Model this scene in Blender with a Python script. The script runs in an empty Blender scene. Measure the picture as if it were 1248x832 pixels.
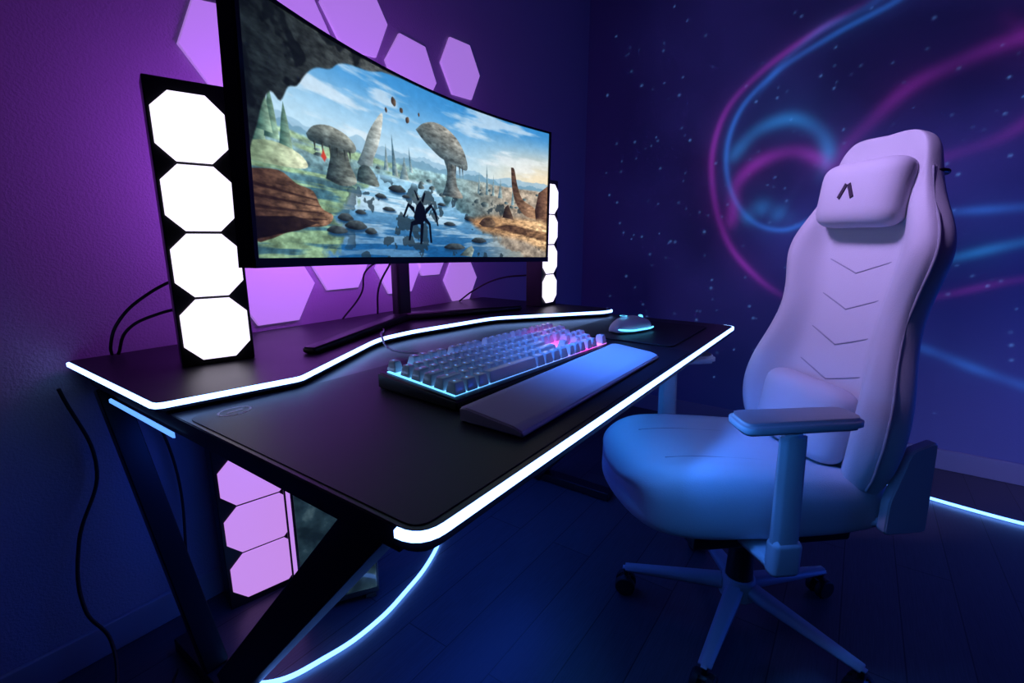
import bpy, bmesh, math, random
import numpy as np
from mathutils import Vector, Matrix
random.seed(4); rng=np.random.default_rng(7)
scn=bpy.context.scene
scn.view_settings.view_transform='Standard'
COL=bpy.context.collection

# ------------------------------------------------------------ materials
def mat(name,col,rough=.5,metal=0,emi=None,es=0,bump=None,trans=0,coat=0,spec=.5,vary=0):
    m=bpy.data.materials.new(name); m.use_nodes=True
    nt=m.node_tree; b=nt.nodes['Principled BSDF']
    b.inputs['Base Color'].default_value=(*col,1)
    b.inputs['Roughness'].default_value=rough
    b.inputs['Metallic'].default_value=metal
    b.inputs['Specular IOR Level'].default_value=spec
    if trans: b.inputs['Transmission Weight'].default_value=trans
    if coat: b.inputs['Coat Weight'].default_value=coat
    if emi:
        b.inputs['Emission Color'].default_value=(*emi,1); b.inputs['Emission Strength'].default_value=es
    tc=nt.nodes.new('ShaderNodeTexCoord')
    if bump:
        n=nt.nodes.new('ShaderNodeTexNoise'); n.inputs['Scale'].default_value=bump[0]; n.inputs['Detail'].default_value=3
        bp=nt.nodes.new('ShaderNodeBump'); bp.inputs['Strength'].default_value=bump[1]; bp.inputs['Distance'].default_value=bump[2]
        nt.links.new(tc.outputs['Object'],n.inputs['Vector'])
        nt.links.new(n.outputs['Fac'],bp.inputs['Height']); nt.links.new(bp.outputs['Normal'],b.inputs['Normal'])
    if vary:
        n=nt.nodes.new('ShaderNodeTexNoise'); n.inputs['Scale'].default_value=6; n.inputs['Detail'].default_value=4
        r=nt.nodes.new('ShaderNodeMapRange'); r.inputs['To Min'].default_value=rough-vary; r.inputs['To Max'].default_value=rough+vary
        nt.links.new(tc.outputs['Object'],n.inputs['Vector'])
        nt.links.new(n.outputs['Fac'],r.inputs['Value']); nt.links.new(r.outputs['Result'],b.inputs['Roughness'])
    return m
M={}
M['plaster']=mat('plaster',(.40,.36,.46),.75,bump=(160,.5,.004))
M['ceiling']=mat('ceiling_paint',(.25,.25,.28),.9)
M['dimwall']=mat('dark_wall_paint',(.12,.12,.16),.9)
M['base']=mat('baseboard_paint',(.35,.35,.42),.4)
M['desk']=mat('desk_black',(.009,.008,.016),.40,vary=.06,bump=(900,.15,.0005))
M['deskmat']=mat('desk_mat_cloth',(.007,.006,.015),.50,bump=(1500,.25,.0004),spec=.4)
M['metal']=mat('black_steel',(.008,.008,.011),.4,metal=.0)
M['black']=mat('black_plastic',(.008,.008,.010),.38)
M['blackgloss']=mat('black_gloss',(.006,.006,.008),.12)
M['rubber']=mat('rubber',(.008,.008,.01),.6)
M['led']=mat('led_strip',(.6,.7,.9),.4,emi=(.24,.44,1),es=5.2)
M['led_floor']=mat('led_tube',(.5,.6,.8),.4,emi=(.11,.30,1),es=5)
M['ledside']=mat('led_strip_soft',(.5,.6,.8),.4,emi=(.12,.35,1),es=1.4)
M['ledwhite']=mat('light_panel_white',(.9,.9,1),.4,emi=(.88,.80,1),es=1.35)
M['ledpurple']=mat('light_panel_purple',(.3,.2,.4),.4,emi=(.60,.28,.84),es=.92)
M['hex']=mat('hex_panel',(.5,.35,.6),.5,emi=(.44,.21,.76),es=.76)
M['leather']=mat('white_leather',(.52,.50,.57),.55,bump=(420,.3,.0015),vary=.05,spec=.35)
M['leather2']=mat('cushion_fabric',(.49,.47,.54),.7,bump=(600,.3,.0012),spec=.3)
M['seam']=mat('seam_thread',(.28,.27,.34),.6)
M['whiteplastic']=mat('white_plastic',(.42,.42,.48),.42)
M['mark']=mat('chair_mark',(.03,.015,.04),.5)
M['rest']=mat('wrist_rest_foam',(.55,.50,.60),.75,bump=(900,.3,.0006))
M['mouse']=mat('mouse_shell',(.5,.5,.56),.35)
M['cyan']=mat('cyan_glow',(.2,.6,1),.4,emi=(.1,.55,1),es=2.8)
M['matmark']=mat('mat_mark',(.9,.9,.95),.6)
M['cable']=mat('cable_black',(.008,.008,.01),.5)
M['cablew']=mat('cable_grey',(.5,.5,.58),.5)
def glass_painted_reflection():  # emissive teal noise stands in for the monitor's reflection in the glass
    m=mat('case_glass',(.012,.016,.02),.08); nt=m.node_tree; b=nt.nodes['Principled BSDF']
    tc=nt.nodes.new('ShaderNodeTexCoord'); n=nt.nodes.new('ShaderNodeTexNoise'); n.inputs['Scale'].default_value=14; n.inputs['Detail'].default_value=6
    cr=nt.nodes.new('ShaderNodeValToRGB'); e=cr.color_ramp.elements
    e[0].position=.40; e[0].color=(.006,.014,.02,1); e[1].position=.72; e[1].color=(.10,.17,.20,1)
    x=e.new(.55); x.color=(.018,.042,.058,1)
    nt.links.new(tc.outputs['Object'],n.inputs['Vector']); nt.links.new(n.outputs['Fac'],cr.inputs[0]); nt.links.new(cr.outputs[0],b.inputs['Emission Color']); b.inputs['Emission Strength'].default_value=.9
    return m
M['caseglass']=glass_painted_reflection()

def attr_mat(name,attr,strength,base=(.02,.02,.02),rough=.4,bump=None):
    m=mat(name,base,rough,bump=bump); nt=m.node_tree; b=nt.nodes['Principled BSDF']
    a=nt.nodes.new('ShaderNodeAttribute'); a.attribute_name=attr
    nt.links.new(a.outputs['Color'],b.inputs['Emission Color']); b.inputs['Emission Strength'].default_value=strength
    return m
def floor_mat():
    m=bpy.data.materials.new('dark_laminate'); m.use_nodes=True; nt=m.node_tree; b=nt.nodes['Principled BSDF']
    tc=nt.nodes.new('ShaderNodeTexCoord'); br=nt.nodes.new('ShaderNodeTexBrick')
    mp=nt.nodes.new('ShaderNodeMapping'); nt.links.new(tc.outputs['Object'],mp.inputs['Vector']); nt.links.new(mp.outputs['Vector'],br.inputs['Vector'])
    br.inputs['Scale'].default_value=1; br.inputs['Brick Width'].default_value=1.1; br.inputs['Row Height'].default_value=.14
    br.inputs['Mortar Size'].default_value=.0015; br.inputs['Color1'].default_value=(.11,.11,.13,1); br.inputs['Color2'].default_value=(.08,.08,.10,1)
    br.inputs['Mortar'].default_value=(.02,.02,.025,1)
    n=nt.nodes.new('ShaderNodeTexNoise'); mp2=nt.nodes.new('ShaderNodeMapping'); mp2.inputs['Scale'].default_value=(3,60,1)
    nt.links.new(tc.outputs['Object'],mp2.inputs['Vector']); nt.links.new(mp2.outputs['Vector'],n.inputs['Vector']); n.inputs['Detail'].default_value=4
    mx=nt.nodes.new('ShaderNodeMix'); mx.data_type='RGBA'; mx.blend_type='MULTIPLY'; mx.inputs['Factor'].default_value=.6
    nt.links.new(br.outputs['Color'],mx.inputs['A']); nt.links.new(n.outputs['Fac'],mx.inputs['B'])
    nt.links.new(mx.outputs['Result'],b.inputs['Base Color'])
    r=nt.nodes.new('ShaderNodeMapRange'); r.inputs['To Min'].default_value=.24; r.inputs['To Max'].default_value=.44
    nt.links.new(n.outputs['Fac'],r.inputs['Value']); nt.links.new(r.outputs['Result'],b.inputs['Roughness'])
    bp=nt.nodes.new('ShaderNodeBump'); bp.inputs['Strength'].default_value=.15; bp.inputs['Distance'].default_value=.002
    nt.links.new(n.outputs['Fac'],bp.inputs['Height']); nt.links.new(bp.outputs['Normal'],b.inputs['Normal'])
    return m
M['floor']=floor_mat()

# ------------------------------------------------------------ helpers
def empty(name,loc=(0,0,0),rot=(0,0,0)):
    o=bpy.data.objects.new(name,None); o.empty_display_size=.1; COL.objects.link(o); o.location=loc; o.rotation_euler=rot; return o
def addmesh(name,bm,mats,parent=None,smooth=False,loc=(0,0,0),rot=(0,0,0)):
    me=bpy.data.meshes.new(name); bm.normal_update(); bm.to_mesh(me); bm.free()
    if not isinstance(mats,(list,tuple)): mats=[mats]
    for m in mats: me.materials.append(m)
    if smooth:
        for p in me.polygons: p.use_smooth=True
    o=bpy.data.objects.new(name,me); COL.objects.link(o); o.location=loc; o.rotation_euler=rot
    if parent: o.parent=parent
    return o
def box(name,dims,loc,m,parent=None,rot=(0,0,0),bev=.003,seg=2,smooth=True,taper=None):
    bm=bmesh.new(); bmesh.ops.create_cube(bm,size=1)
    for v in bm.verts:
        v.co=Vector((v.co.x*dims[0],v.co.y*dims[1],v.co.z*dims[2]))
        if taper and v.co.z>0: v.co.x*=taper; v.co.y*=taper
    if bev: bmesh.ops.bevel(bm,geom=bm.edges[:],offset=bev,segments=seg,affect='EDGES',profile=.5)
    o=addmesh(name,bm,m,parent,smooth,loc,rot)
    if smooth: o.modifiers.new('wn','WEIGHTED_NORMAL')
    return o
def beam(name,p0,p1,w,t,m,parent=None,w1=None,t1=None,bev=.002,up=(0,0,1)):
    p0=Vector(p0);p1=Vector(p1); a=(p1-p0).normalized(); up=Vector(up)
    s=a.cross(up).normalized(); u=s.cross(a)
    w1=w1 or w; t1=t1 or t
    bm=bmesh.new(); vs=[]
    for p,ww,tt in((p0,w,t),(p1,w1,t1)):
        for i,j in((-1,-1),(1,-1),(1,1),(-1,1)): vs.append(bm.verts.new(p+s*i*ww/2+u*j*tt/2))
    bm.faces.new(vs[:4][::-1]); bm.faces.new(vs[4:])
    for i in range(4): bm.faces.new((vs[i],vs[(i+1)%4],vs[4+(i+1)%4],vs[4+i]))
    bmesh.ops.recalc_face_normals(bm,faces=bm.faces)
    if bev: bmesh.ops.bevel(bm,geom=bm.edges[:],offset=bev,segments=2,affect='EDGES')
    o=addmesh(name,bm,m,parent,True); o.modifiers.new('wn','WEIGHTED_NORMAL'); return o
def cyl(name,p0,p1,r0,r1,m,parent=None,seg=24):
    p0=Vector(p0);p1=Vector(p1); a=p1-p0
    bm=bmesh.new(); bmesh.ops.create_cone(bm,cap_ends=True,segments=seg,radius1=r0,radius2=r1,depth=a.length)
    q=Vector((0,0,1)).rotation_difference(a)
    bmesh.ops.transform(bm,matrix=Matrix.Translation((p0+p1)/2)@q.to_matrix().to_4x4(),verts=bm.verts)
    es=[e for e in bm.edges if len(e.link_faces)==2 and any(len(f.verts)>4 for f in e.link_faces)]
    bmesh.ops.bevel(bm,geom=es,offset=min(r0,r1)*.12,segments=2,affect='EDGES')
    o=addmesh(name,bm,m,parent,True); o.modifiers.new('wn','WEIGHTED_NORMAL'); return o
def tube(name,pts,r,m,parent=None,smooth=True,closed=False,res=4):
    c=bpy.data.curves.new(name,'CURVE'); c.dimensions='3D'; c.bevel_depth=r; c.bevel_resolution=res; c.use_fill_caps=True
    if smooth:
        s=c.splines.new('BEZIER'); s.bezier_points.add(len(pts)-1)
        for bp,p in zip(s.bezier_points,pts):
            bp.co=p; bp.handle_left_type=bp.handle_right_type='AUTO'
        s.resolution_u=10
    else:
        s=c.splines.new('POLY'); s.points.add(len(pts)-1)
        for bp,p in zip(s.points,pts): bp.co=(*p,1)
    s.use_cyclic_u=closed
    c.materials.append(m); o=bpy.data.objects.new(name,c); COL.objects.link(o)
    if parent:o.parent=parent
    return o
def prism(name,poly,z0,z1,m,parent=None,bev=.002,loc=(0,0,0),rot=(0,0,0)):
    bm=bmesh.new(); a=[bm.verts.new((x,y,z0)) for x,y in poly]; b=[bm.verts.new((x,y,z1)) for x,y in poly]
    bm.faces.new(a[::-1]); bm.faces.new(b); n=len(poly)
    for i in range(n): bm.faces.new((a[i],a[(i+1)%n],b[(i+1)%n],b[i]))
    bmesh.ops.recalc_face_normals(bm,faces=bm.faces)
    if bev: 
        es=[e for e in bm.edges if any(len(f.verts)>4 for f in e.link_faces)] if n>4 else bm.edges[:]
        bmesh.ops.bevel(bm,geom=es,offset=bev,segments=3,affect='EDGES')
    o=addmesh(name,bm,m,parent,True,loc,rot); o.modifiers.new('wn','WEIGHTED_NORMAL'); return o
def loft(name,rings,m,parent=None,sub=2,closed=True):
    bm=bmesh.new(); R=[[bm.verts.new(p) for p in r] for r in rings]; n=len(R[0])
    for a,b in zip(R,R[1:]):
        for i in range(n): bm.faces.new((a[i],a[(i+1)%n],b[(i+1)%n],b[i]))
    bm.faces.new(R[0][::-1]); bm.faces.new(R[-1])
    bmesh.ops.recalc_face_normals(bm,faces=bm.faces)
    o=addmesh(name,bm,m,parent,True)
    if sub:
        s=o.modifiers.new('sub','SUBSURF'); s.levels=sub; s.render_levels=sub
    return o
def sm(x): x=max(0,min(1,x)); return x*x*(3-2*x)
def lerp_table(T,z):
    if z<=T[0][0]: return T[0][1:]
    for a,b in zip(T,T[1:]):
        if z<=b[0]:
            f=(z-a[0])/(b[0]-a[0]); return tuple(p+(q-p)*f for p,q in zip(a[1:],b[1:]))
    return T[-1][1:]

# ------------------------------------------------------------ camera
cam=bpy.data.objects.new('camera',bpy.data.cameras.new('camera')); COL.objects.link(cam)
cam.location=(0,0,1.05); cam.rotation_euler=(math.radians(90-12.04),0,math.radians(35.37-90))
cam.data.lens=591/1248*36; cam.data.sensor_width=36; cam.data.clip_start=.02
scn.camera=cam

# ------------------------------------------------------------ room
X0,X1,Y0,Y1,ZC=-1.3,2.86,-1.9,1.47,2.45
def slab(name,a,b,m):
    c=[(p+q)/2 for p,q in zip(a,b)]; d=[abs(q-p) for p,q in zip(a,b)]
    return box(name,d,c,m,bev=0,smooth=False)
slab('floor',(X0-.1,Y0-.1,-.1),(X1+.1,Y1+.1,0),M['floor'])
slab('ceiling',(X0-.1,Y0-.1,ZC),(X1+.1,Y1+.1,ZC+.1),M['ceiling'])
slab('wall_back',(X0-.1,Y1,0),(X1+.1,Y1+.1,ZC),M['plaster'])
slab('wall_left',(X0-.1,Y0,0),(X0,Y1,ZC),M['dimwall'])
slab('wall_front',(X0-.1,Y0-.1,0),(X1+.1,Y0,ZC),M['dimwall'])
box('baseboard_back',(X1-X0,.014,.085),((X0+X1)/2,Y1-.007,.0425),M['base'],bev=.003)
box('baseboard_right',(.014,Y1-Y0-.03,.095),(X1-.007,(Y0+Y1)/2-.01,.0475),M['base'],bev=.003)

def catmull(P,n=14):
    P=[np.array(p,float) for p in P]; Q=[2*P[0]-P[1]]+P+[2*P[-1]-P[-2]]; out=[]
    for i in range(1,len(Q)-2):
        for t in np.linspace(0,1,n,endpoint=False):
            a,b,c,d=Q[i-1],Q[i],Q[i+1],Q[i+2]
            out.append(.5*((2*b)+(-a+c)*t+(2*a-5*b+4*c-d)*t*t+(-a+3*b-3*c+d)*t**3))
    out.append(Q[-2]); return np.array(out)
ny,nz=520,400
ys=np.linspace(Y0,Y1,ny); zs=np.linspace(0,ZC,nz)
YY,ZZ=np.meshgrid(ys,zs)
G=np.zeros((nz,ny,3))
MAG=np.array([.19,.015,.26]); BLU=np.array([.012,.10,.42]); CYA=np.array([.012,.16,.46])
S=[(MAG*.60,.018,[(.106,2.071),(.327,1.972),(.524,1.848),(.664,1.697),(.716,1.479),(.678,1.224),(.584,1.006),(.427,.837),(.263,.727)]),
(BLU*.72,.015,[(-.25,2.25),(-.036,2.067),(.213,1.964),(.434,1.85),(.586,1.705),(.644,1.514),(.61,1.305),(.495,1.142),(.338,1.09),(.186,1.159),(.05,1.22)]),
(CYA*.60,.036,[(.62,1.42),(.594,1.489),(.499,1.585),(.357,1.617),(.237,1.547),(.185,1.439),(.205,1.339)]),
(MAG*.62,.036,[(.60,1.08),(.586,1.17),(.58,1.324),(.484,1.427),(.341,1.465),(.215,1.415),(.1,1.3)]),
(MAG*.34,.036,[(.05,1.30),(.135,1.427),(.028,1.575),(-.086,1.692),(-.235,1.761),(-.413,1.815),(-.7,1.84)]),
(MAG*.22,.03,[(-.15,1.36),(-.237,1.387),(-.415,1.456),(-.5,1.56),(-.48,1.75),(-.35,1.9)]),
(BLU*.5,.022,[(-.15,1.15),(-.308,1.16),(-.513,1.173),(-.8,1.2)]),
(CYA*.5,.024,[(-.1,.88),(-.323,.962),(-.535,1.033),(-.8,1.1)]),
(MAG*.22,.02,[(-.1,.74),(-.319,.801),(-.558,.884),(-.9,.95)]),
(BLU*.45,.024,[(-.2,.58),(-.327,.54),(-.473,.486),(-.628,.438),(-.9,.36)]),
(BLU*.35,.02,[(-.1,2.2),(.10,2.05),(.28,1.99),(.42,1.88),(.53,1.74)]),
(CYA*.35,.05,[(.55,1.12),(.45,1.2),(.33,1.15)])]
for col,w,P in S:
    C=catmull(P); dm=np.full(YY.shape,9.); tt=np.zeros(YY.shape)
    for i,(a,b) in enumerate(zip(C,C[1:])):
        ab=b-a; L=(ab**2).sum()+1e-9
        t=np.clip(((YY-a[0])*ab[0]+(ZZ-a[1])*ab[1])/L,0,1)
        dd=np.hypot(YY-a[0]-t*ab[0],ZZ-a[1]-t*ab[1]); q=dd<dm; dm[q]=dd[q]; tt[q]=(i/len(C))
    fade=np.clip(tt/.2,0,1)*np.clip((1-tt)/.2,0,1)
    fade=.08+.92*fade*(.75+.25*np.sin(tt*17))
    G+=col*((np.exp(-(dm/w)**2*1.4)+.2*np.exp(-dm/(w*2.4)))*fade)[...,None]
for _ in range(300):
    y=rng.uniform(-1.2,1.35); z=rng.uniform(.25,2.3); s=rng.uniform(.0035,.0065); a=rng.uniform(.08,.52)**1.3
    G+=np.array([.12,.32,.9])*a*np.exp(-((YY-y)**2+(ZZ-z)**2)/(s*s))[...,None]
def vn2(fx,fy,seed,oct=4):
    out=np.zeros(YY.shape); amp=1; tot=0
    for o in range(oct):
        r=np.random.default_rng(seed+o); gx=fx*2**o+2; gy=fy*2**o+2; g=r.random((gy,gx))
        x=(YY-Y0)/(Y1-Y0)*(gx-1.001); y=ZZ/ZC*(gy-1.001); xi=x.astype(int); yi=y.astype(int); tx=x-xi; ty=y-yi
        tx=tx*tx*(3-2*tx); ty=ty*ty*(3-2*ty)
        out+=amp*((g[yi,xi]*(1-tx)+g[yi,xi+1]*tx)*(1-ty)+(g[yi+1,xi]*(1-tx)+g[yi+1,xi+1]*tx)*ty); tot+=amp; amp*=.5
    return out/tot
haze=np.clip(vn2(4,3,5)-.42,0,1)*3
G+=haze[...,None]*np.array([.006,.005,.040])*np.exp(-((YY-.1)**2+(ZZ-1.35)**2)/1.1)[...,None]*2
def grid_mesh(name,Pco,cols,m,parent=None,attr='paint'):
    h,w=Pco.shape[:2]; me=bpy.data.meshes.new(name)
    idx=np.arange(h*w).reshape(h,w)
    q=np.stack([idx[:-1,:-1],idx[:-1,1:],idx[1:,1:],idx[1:,:-1]],-1).reshape(-1,4)
    me.vertices.add(h*w); me.vertices.foreach_set('co',Pco.reshape(-1).astype(np.float32))
    me.loops.add(q.size); me.loops.foreach_set('vertex_index',q.reshape(-1).astype(np.int32))
    me.polygons.add(len(q)); me.polygons.foreach_set('loop_start',np.arange(0,q.size,4,dtype=np.int32))
    me.update(calc_edges=True)
    a=me.color_attributes.new(attr,'FLOAT_COLOR','POINT')
    c=np.ones((h*w,4),np.float32); c[:,:3]=cols.reshape(-1,3); a.data.foreach_set('color',c.reshape(-1))
    me.materials.append(m); me.validate()
    me.polygons.foreach_set('use_smooth',np.ones(len(me.polygons),bool))
    o=bpy.data.objects.new(name,me); COL.objects.link(o)
    if parent:o.parent=parent
    return o
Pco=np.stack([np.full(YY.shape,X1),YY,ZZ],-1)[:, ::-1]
grid_mesh('wall_right',Pco,G[:, ::-1],attr_mat('projection_plaster','paint',1.0,base=(.22,.25,.42),rough=.7,bump=(160,.3,.003)))  # projected light swirls, stars and haze painted in as emissive vertex colour

# ------------------------------------------------------------ desk
desk=empty('gaming_desk')
XL,XR,YF=.307,1.814,.333; ZD=.75
def rounded(poly,r,n=5):
    out=[]; N=len(poly)
    for i,(x,y) in enumerate(poly):
        rr=r[i] if isinstance(r,(list,tuple)) else r
        p=Vector((x,y)); a=(Vector(poly[i-1])-p); b=(Vector(poly[(i+1)%N])-p)
        a.normalize(); b.normalize(); 
        if rr<=0: out.append((x,y)); continue
        s=p+a*rr; e=p+b*rr
        for k in range(n+1):
            t=k/n; q=s*(1-t)**2+p*2*t*(1-t)+e*t*t; out.append((q.x,q.y))
    return out
top=rounded([(XL,YF),(XR,YF),(XR,1.40),(XL,1.40)],[.035,.035,.02,.02])
prism('desktop',top,ZD-.026,ZD,M['desk'],desk,bev=.002)
def strip(name,path,h,t,m,parent,z):
    bm=bmesh.new(); P=[Vector(p) for p in path]; rows=[]
    for i,p in enumerate(P):
        a=P[max(0,i-1)]; b=P[min(len(P)-1,i+1)]; d_=(b-a).normalized(); n=Vector((d_.y,-d_.x))
        rows.append([bm.verts.new((*(p+n*o),zz)) for o,zz in((0,z),(t,z-.0015),(t,z-h+.0015),(0,z-h))])
    for a,b in zip(rows,rows[1:]):
        for i in range(4): bm.faces.new((a[i],a[(i+1)%4],b[(i+1)%4],b[i]))
    bm.faces.new(rows[0][::-1]); bm.faces.new(rows[-1]); bmesh.ops.recalc_face_normals(bm,faces=bm.faces)
    return addmesh(name,bm,m,parent,False)
fp=[p for p in rounded([(XL,.42),(XL,YF),(XR,YF),(XR,.42)],[0,.035,.035,0],6)][1:-1]
strip('edge_light_front',fp[0:],.012,.005,M['led'],desk,ZD)
strip('edge_light_side',[(XL,1.26),(XL,.94)],.010,.004,M['ledside'],desk,ZD-.032)
box('rail_front',(1.38,.03,.04),(1.06,.66,.703),M['metal'],desk)
box('rail_back',(1.38,.03,.04),(1.06,1.36,.703),M['metal'],desk)
riser=empty('monitor_riser_shelf')
SZ=.775
sh=[(.288,.949),(.526,.903),(.845,1.070),(.90,1.087),(1.01,1.093),(1.36,1.046),(1.72,.785),(1.775,.775),(1.80,.81),(1.80,1.45),(.288,1.45)]
rr_=[.010,.012,.03,.02,.03,.05,.02,.015,.02,.02,.012]
prism('shelf_board',rounded(sh,rr_,4),SZ-.018,SZ,M['desk'],riser,bev=.0015)
fl=rounded(sh[:9],rr_[:8]+[0],4)
fl=[(.288,1.44),(.288,.962),(.291,.952),(.300,.9465)]+[p for p in fl if p[0]>.31]
strip('edge_light_shelf',fl,.011,.005,M['led'],riser,SZ-.0005)
for x in(.42,1.0,1.6):
    box('shelf_foot',(.05,.2,.0068),(x,1.28,ZD+.0036),M['black'],riser,bev=0,smooth=False)
for sx,x in((1,.36),(-1,1.74)):
    beam('leg_back',(x-.03*sx,1.36,.72),(x+.03*sx,1.16,.035),.05,.03,M['metal'],desk,up=(0,1,0))
    beam('leg_front',(x+.045*sx,.47,.715),(x+.04*sx,1.08,.03),.075,.06,M['metal'],desk,up=(1,0,0))
    beam('top_bracket',(x,.40,.705),(x,1.37,.705),.05,.035,M['metal'],desk)
    beam('foot_runner',(x+.03*sx,.60 if sx>0 else .72,.02),(x+.03*sx,1.33,.02),.055,.034,M['metal'],desk)
def ring(name,cx,cy,z,rx,ry,w,m,parent,h=.0004,n=40):
    bm=bmesh.new(); A=[];B=[]
    for i in range(n):
        a=2*math.pi*i/n; A.append(bm.verts.new((cx+rx*math.cos(a),cy+ry*math.sin(a),z+h))); B.append(bm.verts.new((cx+(rx-w)*math.cos(a),cy+(ry-w)*math.sin(a),z+h)))
    for i in range(n): bm.faces.new((A[i],A[(i+1)%n],B[(i+1)%n],B[i]))
    bmesh.ops.recalc_face_normals(bm,faces=bm.faces); return addmesh(name,bm,m,parent)
dmat=empty('desk_mat')
prism('mat_cloth',rounded([(.315,.344),(1.32,.344),(1.32,.900),(.315,.900)],.025),ZD,ZD+.0015,M['deskmat'],dmat,bev=.0006)
ring('mark_ring',.378,.868,ZD+.0015,.028,.022,.004,M['matmark'],dmat)
box('mark_bar',(.028,.006,.0003),(.378,.868,ZD+.00175),M['matmark'],dmat,bev=0,smooth=False)
mp=empty('mouse_pad')
prism('pad',rounded([(1.34,.40),(1.72,.40),(1.72,.76),(1.34,.76)],.02),ZD,ZD+.004,M['deskmat'],mp,bev=.001)

# ------------------------------------------------------------ light towers
def octagon(w,h,cut):
    return [(-w+cut,-h),(w-cut,-h),(w,-h+cut),(w,h-cut),(w-cut,h),(-w+cut,h),(-w,h-cut),(-w,-h+cut)]
def tower(name,loc,rotz,H,W,D,n,pm,top=.0,bot=.02):
    e=empty(name,loc,(0,0,rotz))
    box('housing',(W,D,H),(0,D/2,H/2),M['black'],e,bev=.003)
    pitch=(H-top-bot)/n
    for i in range(n):
        zc=bot+pitch*(i+.5); hw=W*.450; hh=pitch*.480
        prism('panel_%d'%(i+1),octagon(hw,hh,min(hw,hh)*.50),0,.005,pm,e,bev=.0008,loc=(0,0,zc),rot=(math.pi/2,0,0))
    return e
tower('light_tower',(.484,1.150,SZ),math.radians(-16),.585,.142,.065,4,M['ledwhite'],top=.022,bot=.010)
tower('light_tower',(1.722,1.035,SZ),math.radians(0),.50,.118,.075,4,M['ledwhite'],top=.014,bot=.012)
tower('light_tower',(.615,1.335,0),math.radians(-12),.62,.205,.07,4,M['ledpurple'],top=.01,bot=.02)
pc=empty('computer_case',(.735,1.165,0),(0,0,math.radians(-32)))
box('case_body',(.23,.12,.40),(0,.0,.216),M['black'],pc,bev=.006)
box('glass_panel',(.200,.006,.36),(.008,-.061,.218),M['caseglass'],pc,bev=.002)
for k in range(4): box('case_foot',(.03,.03,.018),((-1)**k*.09,(-.04 if k<2 else .04),.009),M['rubber'],pc,bev=.002)
box('accent_light',(.010,.005,.36),(-.104,-.0615,.218),M['ledpurple'],pc,bev=.001)

# ------------------------------------------------------------ hexagonal wall light panels
hexes=empty('hexagon_wall_lights')
for i,(x,z,r,a) in enumerate([(.735,1.545,.125,8),(1.165,1.775,.134,4),(1.41,1.66,.128,-4),(1.69,1.74,.122,2),
    (.80,.905,.132,0),(1.04,.985,.125,0),(1.30,.94,.115,0),(1.47,.985,.10,0),(1.66,.87,.110,0),(.95,1.66,.12,0),(.66,1.12,.115,0)]):
    poly=[(r*math.cos(math.radians(60*k+a)),r*math.sin(math.radians(60*k+a))) for k in range(6)]
    prism('hex_panel_%d'%(i+1),poly,0,.012,M['hex'],hexes,bev=.0015,loc=(x,Y1-.0,z),rot=(math.pi/2,0,0))

# ------------------------------------------------------------ monitor
mon=empty('curved_monitor')
R=1.80; chord=1.093; A=math.asin(chord/2/R); HM=.431; Zb=.985
Lm=Matrix.Translation((.945,.937,Zb+HM/2))@Matrix.Rotation(math.radians(5.67),4,'Z')@Matrix.Rotation(math.radians(1.8),4,'Y')
def mpt(s,y,z):
    a=s*A; return Vector(((R+y)*math.sin(a),(R+y)*math.cos(a)-R,z))
disp=empty('display'); disp.parent=mon; disp.matrix_local=Lm
def arcbox(name,s0,s1,y0,y1,z0,z1,m,n=40):
    bm=bmesh.new(); rows=[]
    for i in range(n+1):
        s=s0+(s1-s0)*i/n
        rows.append([bm.verts.new(mpt(s,yy,zz)) for yy,zz in((y0,z0),(y1,z0),(y1,z1),(y0,z1))])
    for a,b in zip(rows,rows[1:]):
        for k in range(4): bm.faces.new((a[k],a[(k+1)%4],b[(k+1)%4],b[k]))
    bm.faces.new(rows[0][::-1]); bm.faces.new(rows[-1]); bmesh.ops.recalc_face_normals(bm,faces=bm.faces)
    return addmesh(name,bm,m,disp)
h2=HM/2
arcbox('back_shell',-1,1,.001,.028,-h2,h2,M['black'])
arcbox('back_bulge',-.45,.45,.028,.06,-h2*.65,h2*.65,M['black'])
arcbox('bezel_top',-1,1,-.004,.002,h2-.006,h2,M['blackgloss'])
arcbox('bezel_bottom',-1,1,-.005,.002,-h2,-h2+.016,M['blackgloss'])
arcbox('bezel_left',-1,-.984,-.004,.002,-h2+.01,h2-.003,M['blackgloss'],2)
arcbox('bezel_right',.984,1,-.004,.002,-h2+.01,h2-.003,M['blackgloss'],2)
W_,H_=1000,400
U,V=np.meshgrid(np.linspace(0,1,W_),np.linspace(0,1,H_)) # V=0 top
ASP=2.55
def vnoise(fx,fy,seed,oct=4):
    out=np.zeros(U.shape); amp=1; tot=0
    for o in range(oct):
        r=np.random.default_rng(seed+o); gx=int(fx*2**o)+2; gy=int(fy*2**o)+2; g=r.random((gy,gx))
        x=U*(gx-1.001); y=V*(gy-1.001); xi=x.astype(int); yi=y.astype(int); tx=x-xi; ty=y-yi
        tx=tx*tx*(3-2*tx); ty=ty*ty*(3-2*ty)
        v=(g[yi,xi]*(1-tx)+g[yi,xi+1]*tx)*(1-ty)+(g[yi+1,xi]*(1-tx)+g[yi+1,xi+1]*tx)*ty
        out+=amp*v; tot+=amp; amp*=.55
    return out/tot
N1=vnoise(5,4,11); N2=vnoise(24,10,31); N3=vnoise(60,40,51,3); N4=vnoise(6,34,71,4); N5=vnoise(70,90,131,3)
def c(h): return np.array([int(h[i:i+2],16)/255 for i in(0,2,4)])
def mixc(I,col,a): return I*(1-a[...,None])+np.asarray(col)*a[...,None]
def ss(a,b,x): t=np.clip((x-a)/(b-a),0,1); return t*t*(3-2*t)
hz=.47
I=np.ones((H_,W_,3))
sky=ss(0,hz*.95,V)
I=mixc(I*c('3f8fd2'),c('bfe2f6'),sky)
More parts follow.
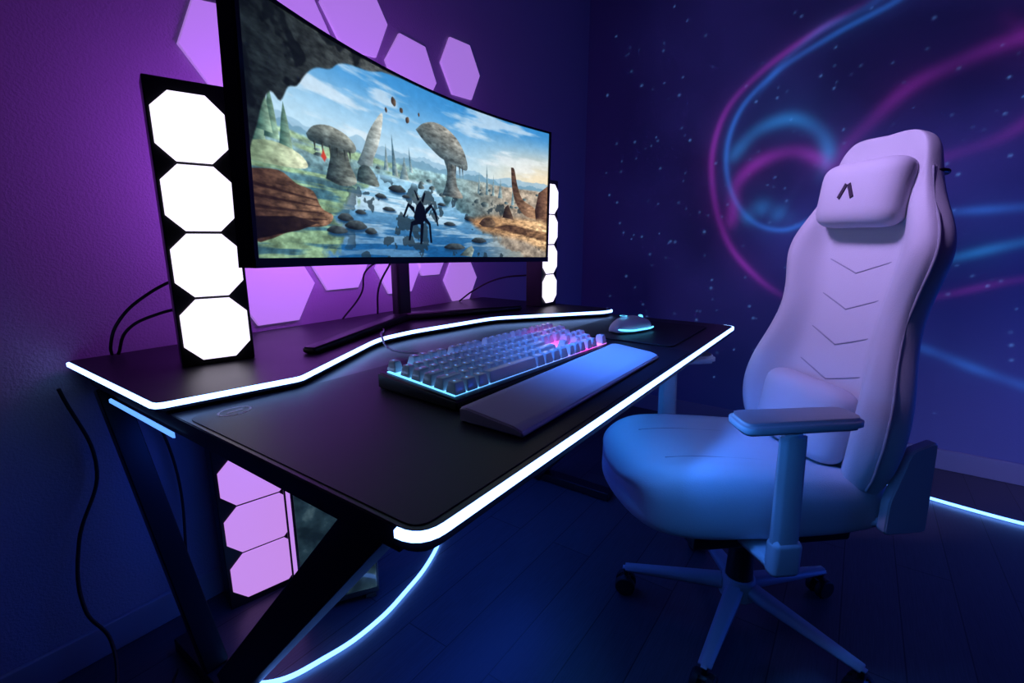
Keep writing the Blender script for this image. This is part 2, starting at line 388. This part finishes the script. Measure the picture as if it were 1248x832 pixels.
I=mixc(I,c('ffe4b8'),ss(.58,1,U)*ss(.0,.42,V)*.9)
I=mixc(I,c('f2f8fc'),ss(.52,.72,vnoise(5,12,91,5))*.6*(1-ss(.34,.5,V)))
for k,(b,colr,s) in enumerate([(.43,'94bcd6',3),(.46,'6f9cb6',5)]):
    ridge=b-.08*vnoise(14+6*k,1,100+9*k)[0]+.02
    I=mixc(I,c(colr),ss(0,.008,V-ridge[None,:])*.8)
g=ss(hz-.008,hz+.008,V+.02*(N2-.5))
ground=mixc(np.ones_like(I)*c('8cb0b6'),c('3d6472'),ss(hz,.72,V))
ground=mixc(ground,c('a2c084'),ss(.42,.60,N4)*(1-ss(.3,.5,U))*.65)
ground=mixc(ground,c('c0a085'),ss(.55,.88,U)*.75)
ground=ground*(.60+.78*N3[...,None])*(.80+.40*N2[...,None])
I=I*(1-g[...,None])+ground*g[...,None]
cx_=.48+.05*np.sin(V*8); wd=.10+.60*np.clip(V-.54,0,1)
wat=ss(0,.03,wd-np.abs(U-cx_)+.14*(N2-.5))*ss(.53,.56,V)
water=mixc(np.ones_like(I)*c('9cd0ee'),c('1f5a92'),ss(.56,.98,V)); water=mixc(water,c('daf0fb'),ss(.52,.62,N4)*.65*(1-ss(.70,1,V)*.6))
water=mixc(water,c('f8d39a'),ss(.62,.9,U)*.55)
water=water*(.86+.28*N5[...,None])
I=I*(1-wat[...,None])+water*wat[...,None]
rk=ss(.63,.66,N2)*ss(.54,.6,V)*.75*ss(0.15,.3,U); I=mixc(I,c('26343b'),rk)
def poly(P,soft=.006):
    P=[(x*ASP,y) for x,y in P]; X=U*ASP; inside=np.zeros(U.shape,bool); dm=np.full(U.shape,9.)
    for i in range(len(P)):
        x0,y0=P[i-1]; x1,y1=P[i]
        cnd=((y0>V)!=(y1>V)); 
        with np.errstate(divide='ignore',invalid='ignore'): xi=(x1-x0)*(V-y0)/(y1-y0+1e-12)+x0
        inside^=cnd&(X<xi)
        L=(x1-x0)**2+(y1-y0)**2+1e-12; t=np.clip(((X-x0)*(x1-x0)+(V-y0)*(y1-y0))/L,0,1)
        dm=np.minimum(dm,np.hypot(X-x0-t*(x1-x0),V-y0-t*(y1-y0)))
    sd=np.where(inside,dm,-dm); return ss(-soft,soft,sd),sd
def shade(I,P,dark,light,dirx=1,soft=.003,tex=.4,vert=0,smooth=True):
    P=[tuple(q) for q in catmull(P+[P[0]],4)[:-1]] if len(P)>5 and smooth else P
    a,sd=poly(P,soft)
    xs=[p[0] for p in P]; ysl=[p[1] for p in P]
    f=(U-min(xs))/(max(xs)-min(xs)+1e-6); f=f if dirx>0 else 1-f
    if vert: f=.45*f+.55*(1-(V-min(ysl))/(max(ysl)-min(ysl)+1e-6))
    colr=mixc(np.ones_like(I)*c(dark),c(light),np.clip(f,0,1)**1.3)*((1-tex)+2*tex*(.5*N3+.5*N5)[...,None])
    return I*(1-a[...,None])+np.clip(colr,0,1)*a[...,None]
for (x,t,b,w,l) in [(.30,.36,.52,.012,.02),(.355,.38,.52,.008,.0),(.385,.32,.54,.010,-.01),(.415,.42,.55,.016,.0),(.44,.36,.5,.006,-.008),(.70,.40,.55,.006,0),(.735,.34,.55,.007,-.004),(.76,.40,.55,.006,0),(.79,.42,.56,.01,0),(.845,.42,.6,.007,0)]:
    I=shade(I,[(x-w,b),(x-w*.4+l*.6,(t+b)/2),(x+l,t),(x+w*.5+l*.6,(t+b)/2),(x+w,b)],'46697c','c2cfc6')
for k in range(30):
    x=rng.uniform(.12,.98); y=rng.uniform(.50,.64); w=rng.uniform(.007,.018)*(.6+2*(y-.48)); hh=w*rng.uniform(.9,1.6)
    P=[(x+w*math.cos(t)*(1+.2*math.sin(3*t+k)),y+hh*math.sin(t)*(.5 if math.sin(t)>0 else 1.2)) for t in np.linspace(0,2*math.pi,9,endpoint=False)]
    I=shade(I,P,'2b3e46','9aa9a6',tex=.5)
I=shade(I,[(.552,.60),(.568,.52),(.572,.44),(.560,.36),(.60,.38),(.605,.46),(.612,.53),(.632,.60)],'2f434d','aca497',tex=.6)
I=shade(I,[(.458,.245),(.485,.195),(.525,.165),(.57,.175),(.61,.22),(.638,.29),(.652,.37),(.647,.41),(.615,.40),(.58,.385),(.545,.365),(.51,.325),(.48,.285)],'27404d','c9bcaa',vert=1,tex=.6)
for x in(.575,.59,.605,.62,.632): I=shade(I,[(x-.003,.39),(x+.003,.39),(x+.002,.47)],'304048','6a6a64')
I=shade(I,[(.265,.52),(.285,.44),(.305,.34),(.340,.235),(.349,.245),(.337,.37),(.317,.47),(.295,.54)],'4b6068','e0e2d8')
I=shade(I,[(.835,.32),(.85,.33),(.865,.45),(.89,.55),(.94,.60),(.97,.68),(.91,.68),(.865,.60),(.842,.48)],'4e3b32','d6a67e',tex=.55)
I=shade(I,[(.945,.62),(.96,.48),(1.01,.40),(1.01,.75),(.95,.70)],'3a2b26','a0745a',tex=.55)
I=shade(I,[(.175,.63),(.188,.54),(.195,.48),(.235,.48),(.245,.54),(.262,.62),(.22,.65)],'243236','949b91',tex=.7)
I=shade(I,[(.130,.455),(.150,.41),(.19,.385),(.235,.40),(.262,.44),(.258,.475),(.225,.485),(.18,.485),(.14,.48)],'2a3b41','c2c3b4',vert=1,tex=.6)
I=shade(I,[(.262,.61),(.268,.55),(.285,.52),(.305,.53),(.322,.57),(.328,.62)],'2c4045','8c958e',tex=.6)
for x in(.15,.17,.19,.21,.23,.245): I=shade(I,[(x-.003,.475),(x+.003,.475),(x+.001,.53)],'1f2a2a','5a625c')
for x,b in((.02,.55),(.05,.52),(.08,.56),(.035,.5)):
    I=shade(I,[(x-.016,b),(x-.006,b-.14),(x,b-.20),(x+.008,b-.13),(x+.018,b)],'2f524e','a6c8ac')
I=shade(I,[(-.01,.56),(.05,.53),(.11,.55),(.13,.60),(.08,.62),(-.01,.62)],'6c866a','e6ecc8',tex=.4)
I=mixc(I,c('c8352a'),poly([(.165,.535),(.172,.50),(.18,.535),(.174,.555)])[0]*.9)
cave=[(-.01,-.01),(.40,-.01),(.35,.015),(.31,.045),(.26,.060),(.225,.085),(.20,.13),(.165,.155),(.14,.20),(.115,.27),(.095,.29),(.075,.36),(.055,.34),(.035,.40),(.015,.52),(-.01,.58)]
I=shade(I,cave,'1d2427','5d6160',tex=.6,soft=.006)
cm=poly(cave,.006)[0]
I=mixc(I,c('101417'),cm*ss(.5,.60,vnoise(16,7,201,4))*.7)
sf=[(-.01,.66),(.06,.64),(.10,.68),(.14,.70),(.16,.77),(.19,.80),(.17,.85),(.10,.87),(-.01,.93)]
I=shade(I,sf,'3a2a23','94725a',tex=.8)
for k in range(5): I=mixc(I,c('1d1411'),poly([(-.01,.70+.045*k),(.15+.008*k,.735+.028*k),(.15+.008*k,.74+.028*k),(-.01,.715+.045*k)],.003)[0]*poly(sf,.003)[0]*.6)
I=shade(I,[(-.01,.84),(.09,.82),(.15,.84),(.10,.88),(-.01,.93)],'140f0d','352a25',tex=.5)
for x,y,w,hh in((.225,.80,.022,.020),(.255,.835,.032,.024),(.20,.865,.028,.020),(.30,.86,.018,.018),(.27,.765,.016,.012),(.39,.61,.028,.020),(.335,.665,.018,.013),(.66,.73,.02,.018),(.60,.93,.04,.022),(.55,.66,.016,.010),(.42,.645,.014,.01),(.36,.73,.02,.012),(.58,.78,.022,.013),(.70,.88,.03,.02)):
    P=[(x+w*math.cos(t)*(1+.15*math.sin(3*t)),y+hh*math.sin(t)) for t in np.linspace(0,2*math.pi,14,endpoint=False)]
    I=shade(I,[(a+.003,b+hh*.7) for a,b in P],'1a3f60','285078',tex=.2,soft=.012)
    I=shade(I,P,'12191d','6a787c',tex=.5,vert=1)
I=shade(I,[(.66,.74),(.74,.70),(.84,.70),(1.01,.72),(1.01,.94),(.90,.87),(.80,.84),(.70,.80)],'94704f','ffd09a',tex=.7,soft=.025)
I=shade(I,[(.76,.78),(.84,.75),(.93,.78),(1.01,.80),(1.01,.87),(.9,.83)],'4a362b','94704f',tex=.8,soft=.01)
I=shade(I,[(.80,.70),(.812,.62),(.825,.60),(.84,.66),(.85,.71)],'241f1c','70594a')
I=shade(I,[(.70,.76),(.72,.72),(.75,.71),(.77,.75),(.76,.78),(.72,.78)],'302520','8a7058',tex=.6)
for P in ([(.478,.70),(.455,.68),(.437,.76),(.442,.77),(.458,.70),(.48,.74)],[(.518,.70),(.54,.665),(.56,.72),(.567,.80),(.562,.80),(.553,.73),(.54,.69),(.518,.74)],
          [(.485,.77),(.465,.79),(.455,.90),(.462,.90),(.472,.81),(.492,.80)],[(.50,.78),(.497,.92),(.505,.92),(.512,.79)],[(.508,.77),(.53,.80),(.535,.91),(.542,.91),(.537,.79),(.515,.74)],
          [(.49,.66),(.478,.60),(.482,.60),(.497,.65)],[(.503,.655),(.515,.60),(.519,.61),(.51,.67)],[(.475,.76),(.485,.69),(.50,.655),(.515,.69),(.522,.75),(.505,.80),(.488,.80)]):
    P=[(x-.03,y) for x,y in P]
    a,_=poly(P,.003); I=mixc(I,c('0a1014'),a)
I=shade(I,[(.62,.99),(.65,.94),(.67,.92),(.68,.95),(.67,1.0)],'2d3a3c','9fb0a8')
for x,y,s in((.385,.14,.010),(.41,.17,.007),(.43,.21,.008),(.47,.155,.004),(.36,.20,.005)):
    P=[(x+s*math.cos(t)*.8,y+s*2.4*math.sin(t)*(1+.2*math.sin(2*t+x*50))) for t in np.linspace(0,2*math.pi,10,endpoint=False)]
    I=shade(I,P,'3a3230','7d6a58')
I=np.clip(I*(.95+.1*N3[...,None]),0,1); lin=I**2.2
s_lin=np.linspace(-.984,.984,W_); a_=s_lin*A
zz_=np.linspace(h2-.006,-h2+.016,H_)
SP=np.zeros((H_,W_,3)); SP[...,0]=(R*np.sin(a_))[None,:]; SP[...,1]=(R*np.cos(a_)-R)[None,:]-.0005; SP[...,2]=zz_[:,None]
grid_mesh('screen',SP[::-1],lin[::-1],attr_mat('screen_picture','paint',1.02,base=(.01,.01,.01),rough=.25),disp)
SC=(1.12,1.255)
beam('column',(SC[0],SC[1],SZ),(SC[0],SC[1],1.24),.055,.04,M['black'],mon,up=(0,1,0),bev=.006)
beam('arm',(SC[0],SC[1],1.19),(.975,1.005,1.19),.06,.06,M['black'],mon,bev=.006)
beam('stand_leg_1',(SC[0]+.01,SC[1],SZ+.0135),(.645,1.06,SZ+.009),.048,.026,M['black'],mon,w1=.036,t1=.016,bev=.004)
beam('stand_leg_2',(SC[0]-.01,SC[1],SZ+.0135),(1.56,1.07,SZ+.009),.048,.026,M['black'],mon,w1=.036,t1=.016,bev=.004)

# ------------------------------------------------------------ keyboard
kb=empty('mechanical_keyboard',(.905,.640,ZD+.0021),(0,0,math.radians(-3)))
KW,KD=.60,.225
bm=bmesh.new()
pr=[(-KD/2,0),(KD/2,0),(KD/2,.034),(-KD/2,.020)]
for x in(-KW/2,KW/2):
    for (y,z) in pr: bm.verts.new((x,y,z))
bm.verts.ensure_lookup_table(); v=bm.verts
bm.faces.new(v[0:4]); bm.faces.new(v[4:8][::-1])
for i in range(4): bm.faces.new((v[i],v[4+i],v[4+(i+1)%4],v[(i+1)%4]))
bmesh.ops.recalc_face_normals(bm,faces=bm.faces); bmesh.ops.bevel(bm,geom=bm.edges[:],offset=.004,segments=3,affect='EDGES')
addmesh('case',bm,M['black'],kb,True).modifiers.new('wn','WEIGHTED_NORMAL')
def glow_ramp(name,strength,base=(.05,.05,.07),rough=.25,cols=None,coat=0):
    m=mat(name,base,rough,coat=coat); nt=m.node_tree; b=nt.nodes['Principled BSDF']
    tc=nt.nodes.new('ShaderNodeTexCoord'); sx=nt.nodes.new('ShaderNodeSeparateXYZ'); nt.links.new(tc.outputs['Object'],sx.inputs[0])
    mr=nt.nodes.new('ShaderNodeMapRange'); mr.inputs['From Min'].default_value=-.3; mr.inputs['From Max'].default_value=.3
    nt.links.new(sx.outputs['X'],mr.inputs['Value']); cr=nt.nodes.new('ShaderNodeValToRGB'); nt.links.new(mr.outputs[0],cr.inputs[0])
    e=cr.color_ramp.elements; e[0].position=0; e[0].color=(.12,.5,1,1); e[1].position=1; e[1].color=(.6,.2,.9,1)
    for p,cl in((.3,(.10,.30,1,1)),(.62,(.16,.28,1,1)),(.72,(.35,.18,1,1)),(.80,(1,.06,.7,1)),(.88,(.7,.15,.9,1))):
        x=e.new(p); x.color=cl
    nt.links.new(cr.outputs[0],b.inputs['Emission Color']); b.inputs['Emission Strength'].default_value=strength
    return m
MG=glow_ramp('key_backlight',2.4); MKC=glow_ramp('keycap_translucent',.03,base=(.55,.57,.62),coat=.4); MKL=glow_ramp('key_legend',.8,base=(.6,.6,.6))
tilt=math.atan2(.014,KD)
def kz(y): return .020+(y+KD/2)/KD*.014
box('backlight_plate',(KW-.026,KD-.034,.002),(0,.001,.0280),MG,kb,rot=(tilt,0,0),bev=0,smooth=False)
pitch=(KW-.024)/22.6; rowp=(KD-.024)/6.35
rows=[[(0,1),(2,1),(3,1),(4,1),(5,1),(6.5,1),(7.5,1),(8.5,1),(9.5,1),(11,1),(12,1),(13,1),(14,1)],
 [(i,1) for i in range(13)]+[(13,2)],
 [(0,1.5)]+[(1.5+i,1) for i in range(12)]+[(13.5,1.5)],
 [(0,1.75)]+[(1.75+i,1) for i in range(11)]+[(12.75,2.25)],
 [(0,2.25)]+[(2.25+i,1) for i in range(10)]+[(12.25,2.75)],
 [(0,1.25),(1.25,1.25),(2.5,1.25),(3.75,6.25),(10,1.25),(11.25,1.25),(12.5,1.25),(13.75,1.25)]]
nav=[[0,1,2],[0,1,2],[0,1,2],[],[1],[0,1,2]]
num=[[0,1,2,3],[0,1,2,3],[0,1,2],[0,1,2,3],[0,1,2],[0,1,3]]
bk=bmesh.new(); bl=bmesh.new()
rt=Matrix.Rotation(tilt,4,'X')
def key(bmk,x0,w,row,hgt=.022):
    cx=-KW/2+.012+(x0+w/2)*pitch; off=.35*rowp if row>0 else 0
    cy=KD/2-.012-(row+.5)*rowp-off*.9; cz=kz(cy)+.0135
    res=bmesh.ops.create_cube(bmk,size=1); vs=res['verts']
    hw=w*pitch-.0032; hd=rowp-.0044
    for q in vs:
        tpr=(hw-.007)/hw if q.co.z>0 else 1; tpy=(hd-.010)/hd if q.co.z>0 else 1
        q.co=Vector((q.co.x*hw*tpr,q.co.y*hd*tpy+(.001 if q.co.z>0 else 0),q.co.z*hgt+(row-3)*-.0004))
    es=set(e for q in vs for e in q.link_edges)
    r2=bmesh.ops.bevel(bmk,geom=list(es),offset=.0014,segments=2,affect='EDGES')
    allv=set(vs)|set(r2['verts']); allv={q for q in allv if q.is_valid}
    bmesh.ops.transform(bmk,matrix=Matrix.Translation((cx,cy,cz))@rt,verts=list(allv))
    res=bmesh.ops.create_cube(bl,size=1)
    for q in res['verts']: q.co=Vector((q.co.x*.0045,q.co.y*.0045,q.co.z*.0006+hgt/2-(row-3)*.0004))
    bmesh.ops.transform(bl,matrix=Matrix.Translation((cx-min(.002,hw*.2),cy+.003,cz))@rt,verts=res['verts'])
for r,row in enumerate(rows):
    for x0,w in row: key(bk,x0,w,r)
for r,cs in enumerate(nav):
    for q in cs: key(bk,15.25+q,1,r)
for r,cs in enumerate(num):
    for q in cs: key(bk,18.55+q,1,r)
o=addmesh('keycaps',bk,MKC,kb,True); o.modifiers.new('wn','WEIGHTED_NORMAL')
addmesh('key_legends',bl,MKL,kb)
wr=empty('wrist_rest',(.875,.447,ZD+.0021))
bm=bmesh.new(); pr=[(-.062,0),(.066,0),(.066,.024),(.05,.026),(-.045,.016),(-.062,.010)]
A0=[bm.verts.new((-.305,y,z)) for y,z in pr]; B0=[bm.verts.new((.305,y,z)) for y,z in pr]
bm.faces.new(A0); bm.faces.new(B0[::-1])
for i in range(6): bm.faces.new((A0[i],B0[i],B0[(i+1)%6],A0[(i+1)%6]))
bmesh.ops.recalc_face_normals(bm,faces=bm.faces); bmesh.ops.bevel(bm,geom=bm.edges[:],offset=.003,segments=3,affect='EDGES')
addmesh('pad',bm,M['rest'],wr,True).modifiers.new('wn','WEIGHTED_NORMAL')
tube('keyboard_cable',[(.86,.760,ZD+.02),(.88,.80,ZD+.008),(.86,.90,ZD+.008),(.84,1.0,ZD+.012),(.86,1.05,ZD+.034),(.95,1.15,SZ+.004),(1.02,1.28,SZ+.004)],.0028,M['cablew'])

# ------------------------------------------------------------ mouse
ms=empty('gaming_mouse',(1.49,.585,ZD+.004),(0,0,math.radians(-20)))
ML=.165; rings=[]
for t in np.linspace(0,1,12):
    x=-ML/2+ML*t
    w=.043*(math.sin(math.pi*(.06+.88*t))**.45)*(1-.10*math.exp(-((t-.5)/.15)**2)); h=.046*(math.sin(math.pi*(.05+.85*t**.85))**.6)
    ring_=[]
    for k in range(16):
        a=2*math.pi*k/16; cy=math.cos(a); cz=math.sin(a)
        ring_.append((x,w*(abs(cy)**.75)*(1 if cy>0 else -1), max(.002,.006+h*cz) if cz>0 else .003))
    rings.append(ring_)
loft('shell',rings,M['mouse'],ms,2)
box('button_split',(.055,.0016,.003),(.045,0,.0425),M['black'],ms,rot=(0,math.radians(18),0),bev=0,smooth=False)
cyl('scroll_wheel',(.045,-.004,.040),(.045,.004,.040),.010,.010,M['cyan'],ms)
tube('glow_line',[(-.078,.0,.014),(-.072,-.024,.014),(-.04,-.043,.012),(0,-.045,.012),(.04,-.045,.012),(.07,-.034,.012)],.0026,M['cyan'],ms)
ring('glow_mark',-.035,0,.0525,.012,.012,.004,M['cyan'],ms)

# ------------------------------------------------------------ cables
tube('power_cable',[(.26,1.43,.72),(.30,1.44,.5),(.24,1.42,.35),(.22,1.38,.2),(.25,1.36,.1),(.20,1.2,.01),(.15,1.0,.006)],.004,M['cable'])
tube('power_cable',[(.40,1.44,.0+.72),(.46,1.44,.45),(.44,1.40,.2),(.40,1.35,.012),(.30,1.2,.006)],.0035,M['cable'])
tube('tower_cable',[(.50,1.23,.98),(.42,1.30,.93),(.37,1.37,.86),(.36,1.41,.80),(.365,1.43,SZ+.004)],.0035,M['cable'])
tube('tower_cable',[(.50,1.23,.90),(.43,1.30,.88),(.385,1.37,.84),(.375,1.42,SZ+.004)],.0035,M['cable'])
tube('monitor_cable',[(1.10,1.28,1.15),(1.16,1.33,1.0),(1.13,1.38,.88),(1.15,1.42,SZ+.004)],.0035,M['cable'])
tube('monitor_cable',[(1.06,1.20,1.0),(1.02,1.30,.95),(1.05,1.38,.86),(1.0,1.42,SZ+.004)],.003,M['cable'])
tube('tower_cable',[(1.72,1.11,.90),(1.66,1.25,.88),(1.62,1.35,.83),(1.60,1.42,SZ+.004)],.0035,M['cable'])
tube('floor_light_tube',[(1.25,1.20,.008),(1.11,1.10,.008),(.98,1.035,.008),(.86,1.0,.008),(.72,.975,.008),(.58,.985,.008),(.445,1.04,.008),(.42,1.12,.008)],.006,M['led_floor'])
tube('floor_light_tube',[(2.60,.30,.008),(2.55,.0,.008),(2.49,-.25,.008),(2.45,-.45,.008),(2.43,-.64,.008),(2.43,-1.2,.008)],.006,M['led_floor'])

# ------------------------------------------------------------ chair  (local +X forward, +Y occupant's left)
chair=empty('gaming_chair',(1.333,.171,0),(0,0,math.radians(132)))
WL=M['leather']
T=[(.392,.480,.445,.13),(.385,.502,.418,.165),(.360,.526,.395,.195),(.305,.541,.380,.212),(.20,.541,.372,.221),(.06,.526,.372,.226),(-.07,.510,.372,.226),(-.17,.500,.374,.216),(-.22,.490,.380,.20),(-.24,.475,.395,.17)]
rings=[]
def spow(v,p): return math.copysign(abs(v)**p,v)
for x,zt,zb,hw in T:
    r=[]; zc=(zt*.45+zb*.55)
    for k in range(32):
        th=2*math.pi*k/32; cy_,sz_=math.cos(th),math.sin(th)
        y=hw*spow(cy_,.55); a=abs(y)/hw
        hh=(zt-zc) if sz_>0 else (zc-zb)
        z=zc+hh*spow(sz_,.45)
        if sz_>0: z+=.022*sm((a-.42)/.3)*(1-sm((a-.90)/.12))*(1 if x<.33 else .4)
        r.append((x-(.03*a*a if x>.25 else 0),y,z))
    rings.append(r)
loft('seat',rings,WL,chair,2)
def seat_z(x):
    for a,b in zip(T,T[1:]):
        if a[0]>=x>=b[0]:
            f=(a[0]-x)/(a[0]-b[0]); return a[1]+(b[1]-a[1])*f,a[3]+(b[3]-a[3])*f
    return T[-1][1],T[-1][3]
for sg in(1,-1):
    pts=[]
    for x in np.linspace(.28,-.2,10):
        z,hw=seat_z(x); pts.append((x,sg*hw*.40,z+.0002))
    tube('seat_seam',pts,.0016,M['seam'],chair)
box('seat_pan',(.40,.32,.04),(.03,0,.355),M['black'],chair,bev=.008)
B=[(.44,.17,.02,.07),(.48,.205,.04,.09),(.54,.238,.07,.10),(.62,.252,.085,.105),(.70,.244,.080,.105),(.78,.214,.062,.10),(.86,.194,.05,.095),(.93,.201,.053,.095),(.99,.216,.06,.095),(1.035,.218,.056,.092),(1.08,.198,.042,.088),(1.13,.163,.025,.084),(1.18,.139,.012,.08),(1.225,.129,.008,.075),(1.256,.117,.004,.068),(1.277,.095,.0,.05),(1.284,.06,.0,.03)]
def bx(z): return -.150-.095*(z-.44)/.85 - .015*math.exp(-((z-1.0)/.2)**2)
def front(s,z,hw,wing,th):
    a=abs(s); 
    return bx(z)+wing*sm((a-.48)/.32)-wing*.35*sm((a-.86)/.14)
rings=[]
for z,hw,wing,th in B:
    r=[]
    for s in(1,.93,.84,.74,.62,.5,.3,0,-.3,-.5,-.62,-.74,-.84,-.93,-1):
        r.append((front(s,z,hw,wing,th),s*hw,z+.004*abs(s)))
    for s in(-1.03,-.97,-.8,-.5,0,.5,.8,.97,1.03):
        a=abs(s); r.append((bx(z)-th+(wing*.5+th*.55)*sm((a-.5)/.55),s*hw,z))
    rings.append(r)
loft('backrest',rings,WL,chair,2)
for sg in(1,-1):
    pts=[]
    for z in np.linspace(.62,1.12,16):
        hw,wing,th=lerp_table(B,z); pts.append((front(.5,z,hw,wing,th)+.0008,sg*.5*hw,z))
    tube('back_seam',pts,.0018,M['seam'],chair)
    pts=[]
    for z in np.linspace(.50,1.20,20):
        hw,wing,th=lerp_table(B,z); pts.append((front(.96,z,hw,wing,th)-.012,sg*1.0*hw,z))
    tube('piping',pts,.003,M['seam'],chair)
for z0 in(.73,.82,.91,1.0):
    pts=[]
    for s in(-.48,-.24,0,.24,.48):
        z=z0-.035*(1-abs(s)/.48); hw,wing,th=lerp_table(B,z); pts.append((front(s,z,hw,wing,th)+.0006,s*hw,z))
    tube('quilt_seam',pts,.0018,M['seam'],chair,smooth=False)
def pillow(name,cx,cz,w,h,t,tiltr):
    bm=bmesh.new(); bmesh.ops.create_uvsphere(bm,u_segments=32,v_segments=20,radius=1)
    for v_ in bm.verts:
        x,y,z=v_.co; v_.co=Vector((spow(x,.9)*t/2,spow(y,.45)*w/2*(1+.05*abs(z)),spow(z,.45)*h/2*(1+.06*abs(y))))
    return addmesh(name,bm,M['leather2'],chair,True,(cx,0,cz),(0,tiltr,0))
HPZ=1.152
pillow('head_pillow',bx(HPZ)+.028,HPZ,.240,.155,.088,math.radians(-6))
pillow('lumbar_pillow',bx(.60)+.040,.605,.29,.19,.10,math.radians(-8))
for z in(1.19,):
    hw=.138
    tube('pillow_strap',[(bx(z)+.005,hw*.94,z),(bx(z)-.035,hw*.97,z),(bx(z)-.062,hw*.82,z),(bx(z)-.080,hw*.3,z),(bx(z)-.080,-hw*.3,z),(bx(z)-.062,-hw*.82,z),(bx(z)-.035,-hw*.97,z),(bx(z)+.005,-hw*.94,z)],.006,M['black'],chair)
for k,(y0,a) in enumerate(((.012,28),(-.012,-28))):
    box('pillow_mark',(.002,.009,.036),(bx(HPZ)+.0728,y0,HPZ+.008),M['mark'],chair,rot=(math.radians(a),math.radians(-6),0),bev=0,smooth=False)
for sg in(1,-1):
    prism('hinge_cover',rounded([(-.275,.40),(-.17,.40),(-.17,.48),(-.205,.60),(-.265,.62)],.015),0,.026,M['whiteplastic'],chair,bev=.004,loc=(0,sg*.228+.013,0),rot=(math.pi/2,0,0))
    beam('recline_bracket',(-.215,sg*.220,.43),(-.05,sg*.10,.360),.05,.02,M['whiteplastic'],chair,bev=.005)
for sg in(1,-1):
    P=rounded([(-.14,-.040),(.11,-.045),(.12,.045),(-.14,.040)],.03)
    prism('arm_pad',P,.0,.026,M['whiteplastic'],chair,bev=.008,loc=(.120,sg*.275,.686 if sg>0 else .676))
    beam('arm_post',(.115,sg*.285,.680),(.105,sg*.285,.40),.054,.028,M['whiteplastic'],chair,w1=.058,t1=.032,bev=.010,up=(0,1,0))
    beam('arm_bracket',(.105,sg*.295,.385),(.085,sg*.10,.350),.065,.026,M['whiteplastic'],chair,bev=.008)
    box('arm_foot',(.064,.038,.08),(.105,sg*.286,.405),M['whiteplastic'],chair,bev=.012)
box('mechanism',(.22,.16,.05),(0,0,.315),M['black'],chair,bev=.01)
cyl('gas_lift',(0,0,.10),(0,0,.30),.029,.029,M['black'],chair)
cyl('gas_lift_cover',(0,0,.12),(0,0,.22),.036,.032,M['black'],chair)
cyl('base_hub',(0,0,.075),(0,0,.135),.05,.042,M['whiteplastic'],chair,32)
beam('tilt_lever',(.03,.0,.32),(.03,.20,.31),.012,.012,M['black'],chair)
for k in range(5):
    a=math.radians(106+72*k-132); dx,dy=math.cos(a),math.sin(a)
    beam('base_leg_%d'%(k+1),(dx*.035,dy*.035,.108),(dx*.315,dy*.315,.080),.046,.036,M['whiteplastic'],chair,w1=.030,t1=.020,bev=.008)
    cx,cy=dx*.305,dy*.305; nx,ny_=-dy,dx
    cyl('caster_stem',(cx,cy,.045),(cx,cy,.080),.008,.008,M['black'],chair,12)
    for sgn in(1,-1):
        cyl('caster_wheel',(cx+nx*sgn*.007,cy+ny_*sgn*.007,.030),(cx+nx*sgn*.027,cy+ny_*sgn*.027,.030),.030,.028,M['rubber'],chair,24)
    beam('caster_hood',(cx-nx*.024,cy-ny_*.024,.050),(cx+nx*.024,cy+ny_*.024,.050),.030,.018,M['black'],chair,bev=.006)

# ------------------------------------------------------------ lights
def area(name,loc,target,sx,sy,col,power,spread=180):
    l=bpy.data.lights.new(name,'AREA'); l.shape='RECTANGLE'; l.size=sx; l.size_y=sy; l.color=col; l.energy=power; l.spread=math.radians(spread)
    o=bpy.data.objects.new(name,l); COL.objects.link(o); o.location=loc
    o.rotation_euler=(Vector(target)-Vector(loc)).to_track_quat('-Z','Y').to_euler(); return o
area('monitor_back_light',(1.0,1.12,1.20),(1.0,1.47,1.2),.7,.3,(.52,.10,1),5)
area('purple_room_light',(.9,-.2,2.35),(1.8,.9,1.2),.6,.6,(.26,.09,1),1.5)
area('lilac_key_light',(.80,.85,2.1),(1.50,-.02,1.12),.25,.25,(.60,.42,1),1.9,spread=42)
area('under_desk_light',(1.0,1.0,.67),(1.0,1.05,0),1.2,.25,(.02,.10,1),3.4)
area('desk_edge_fill',(1.0,.345,.715),(1.15,.20,.40),1.2,.02,(.03,.26,1),1.6)  # added blue fill for the seat, on top of the edge strip's glow
area('blue_side_light',(2.2,-1.5,.6),(2.5,.4,.3),.6,.4,(.012,.09,1),6)
area('blue_seat_fill',(.55,.75,1.75),(1.24,.34,.50),.25,.25,(.04,.22,1),1.4,spread=30)  # added fill above the desk to tint the seat blue; no lamp hangs there
w=bpy.data.worlds.new('world'); scn.world=w; w.use_nodes=True
w.node_tree.nodes['Background'].inputs[0].default_value=(.01,.02,.08,1); w.node_tree.nodes['Background'].inputs[1].default_value=.5
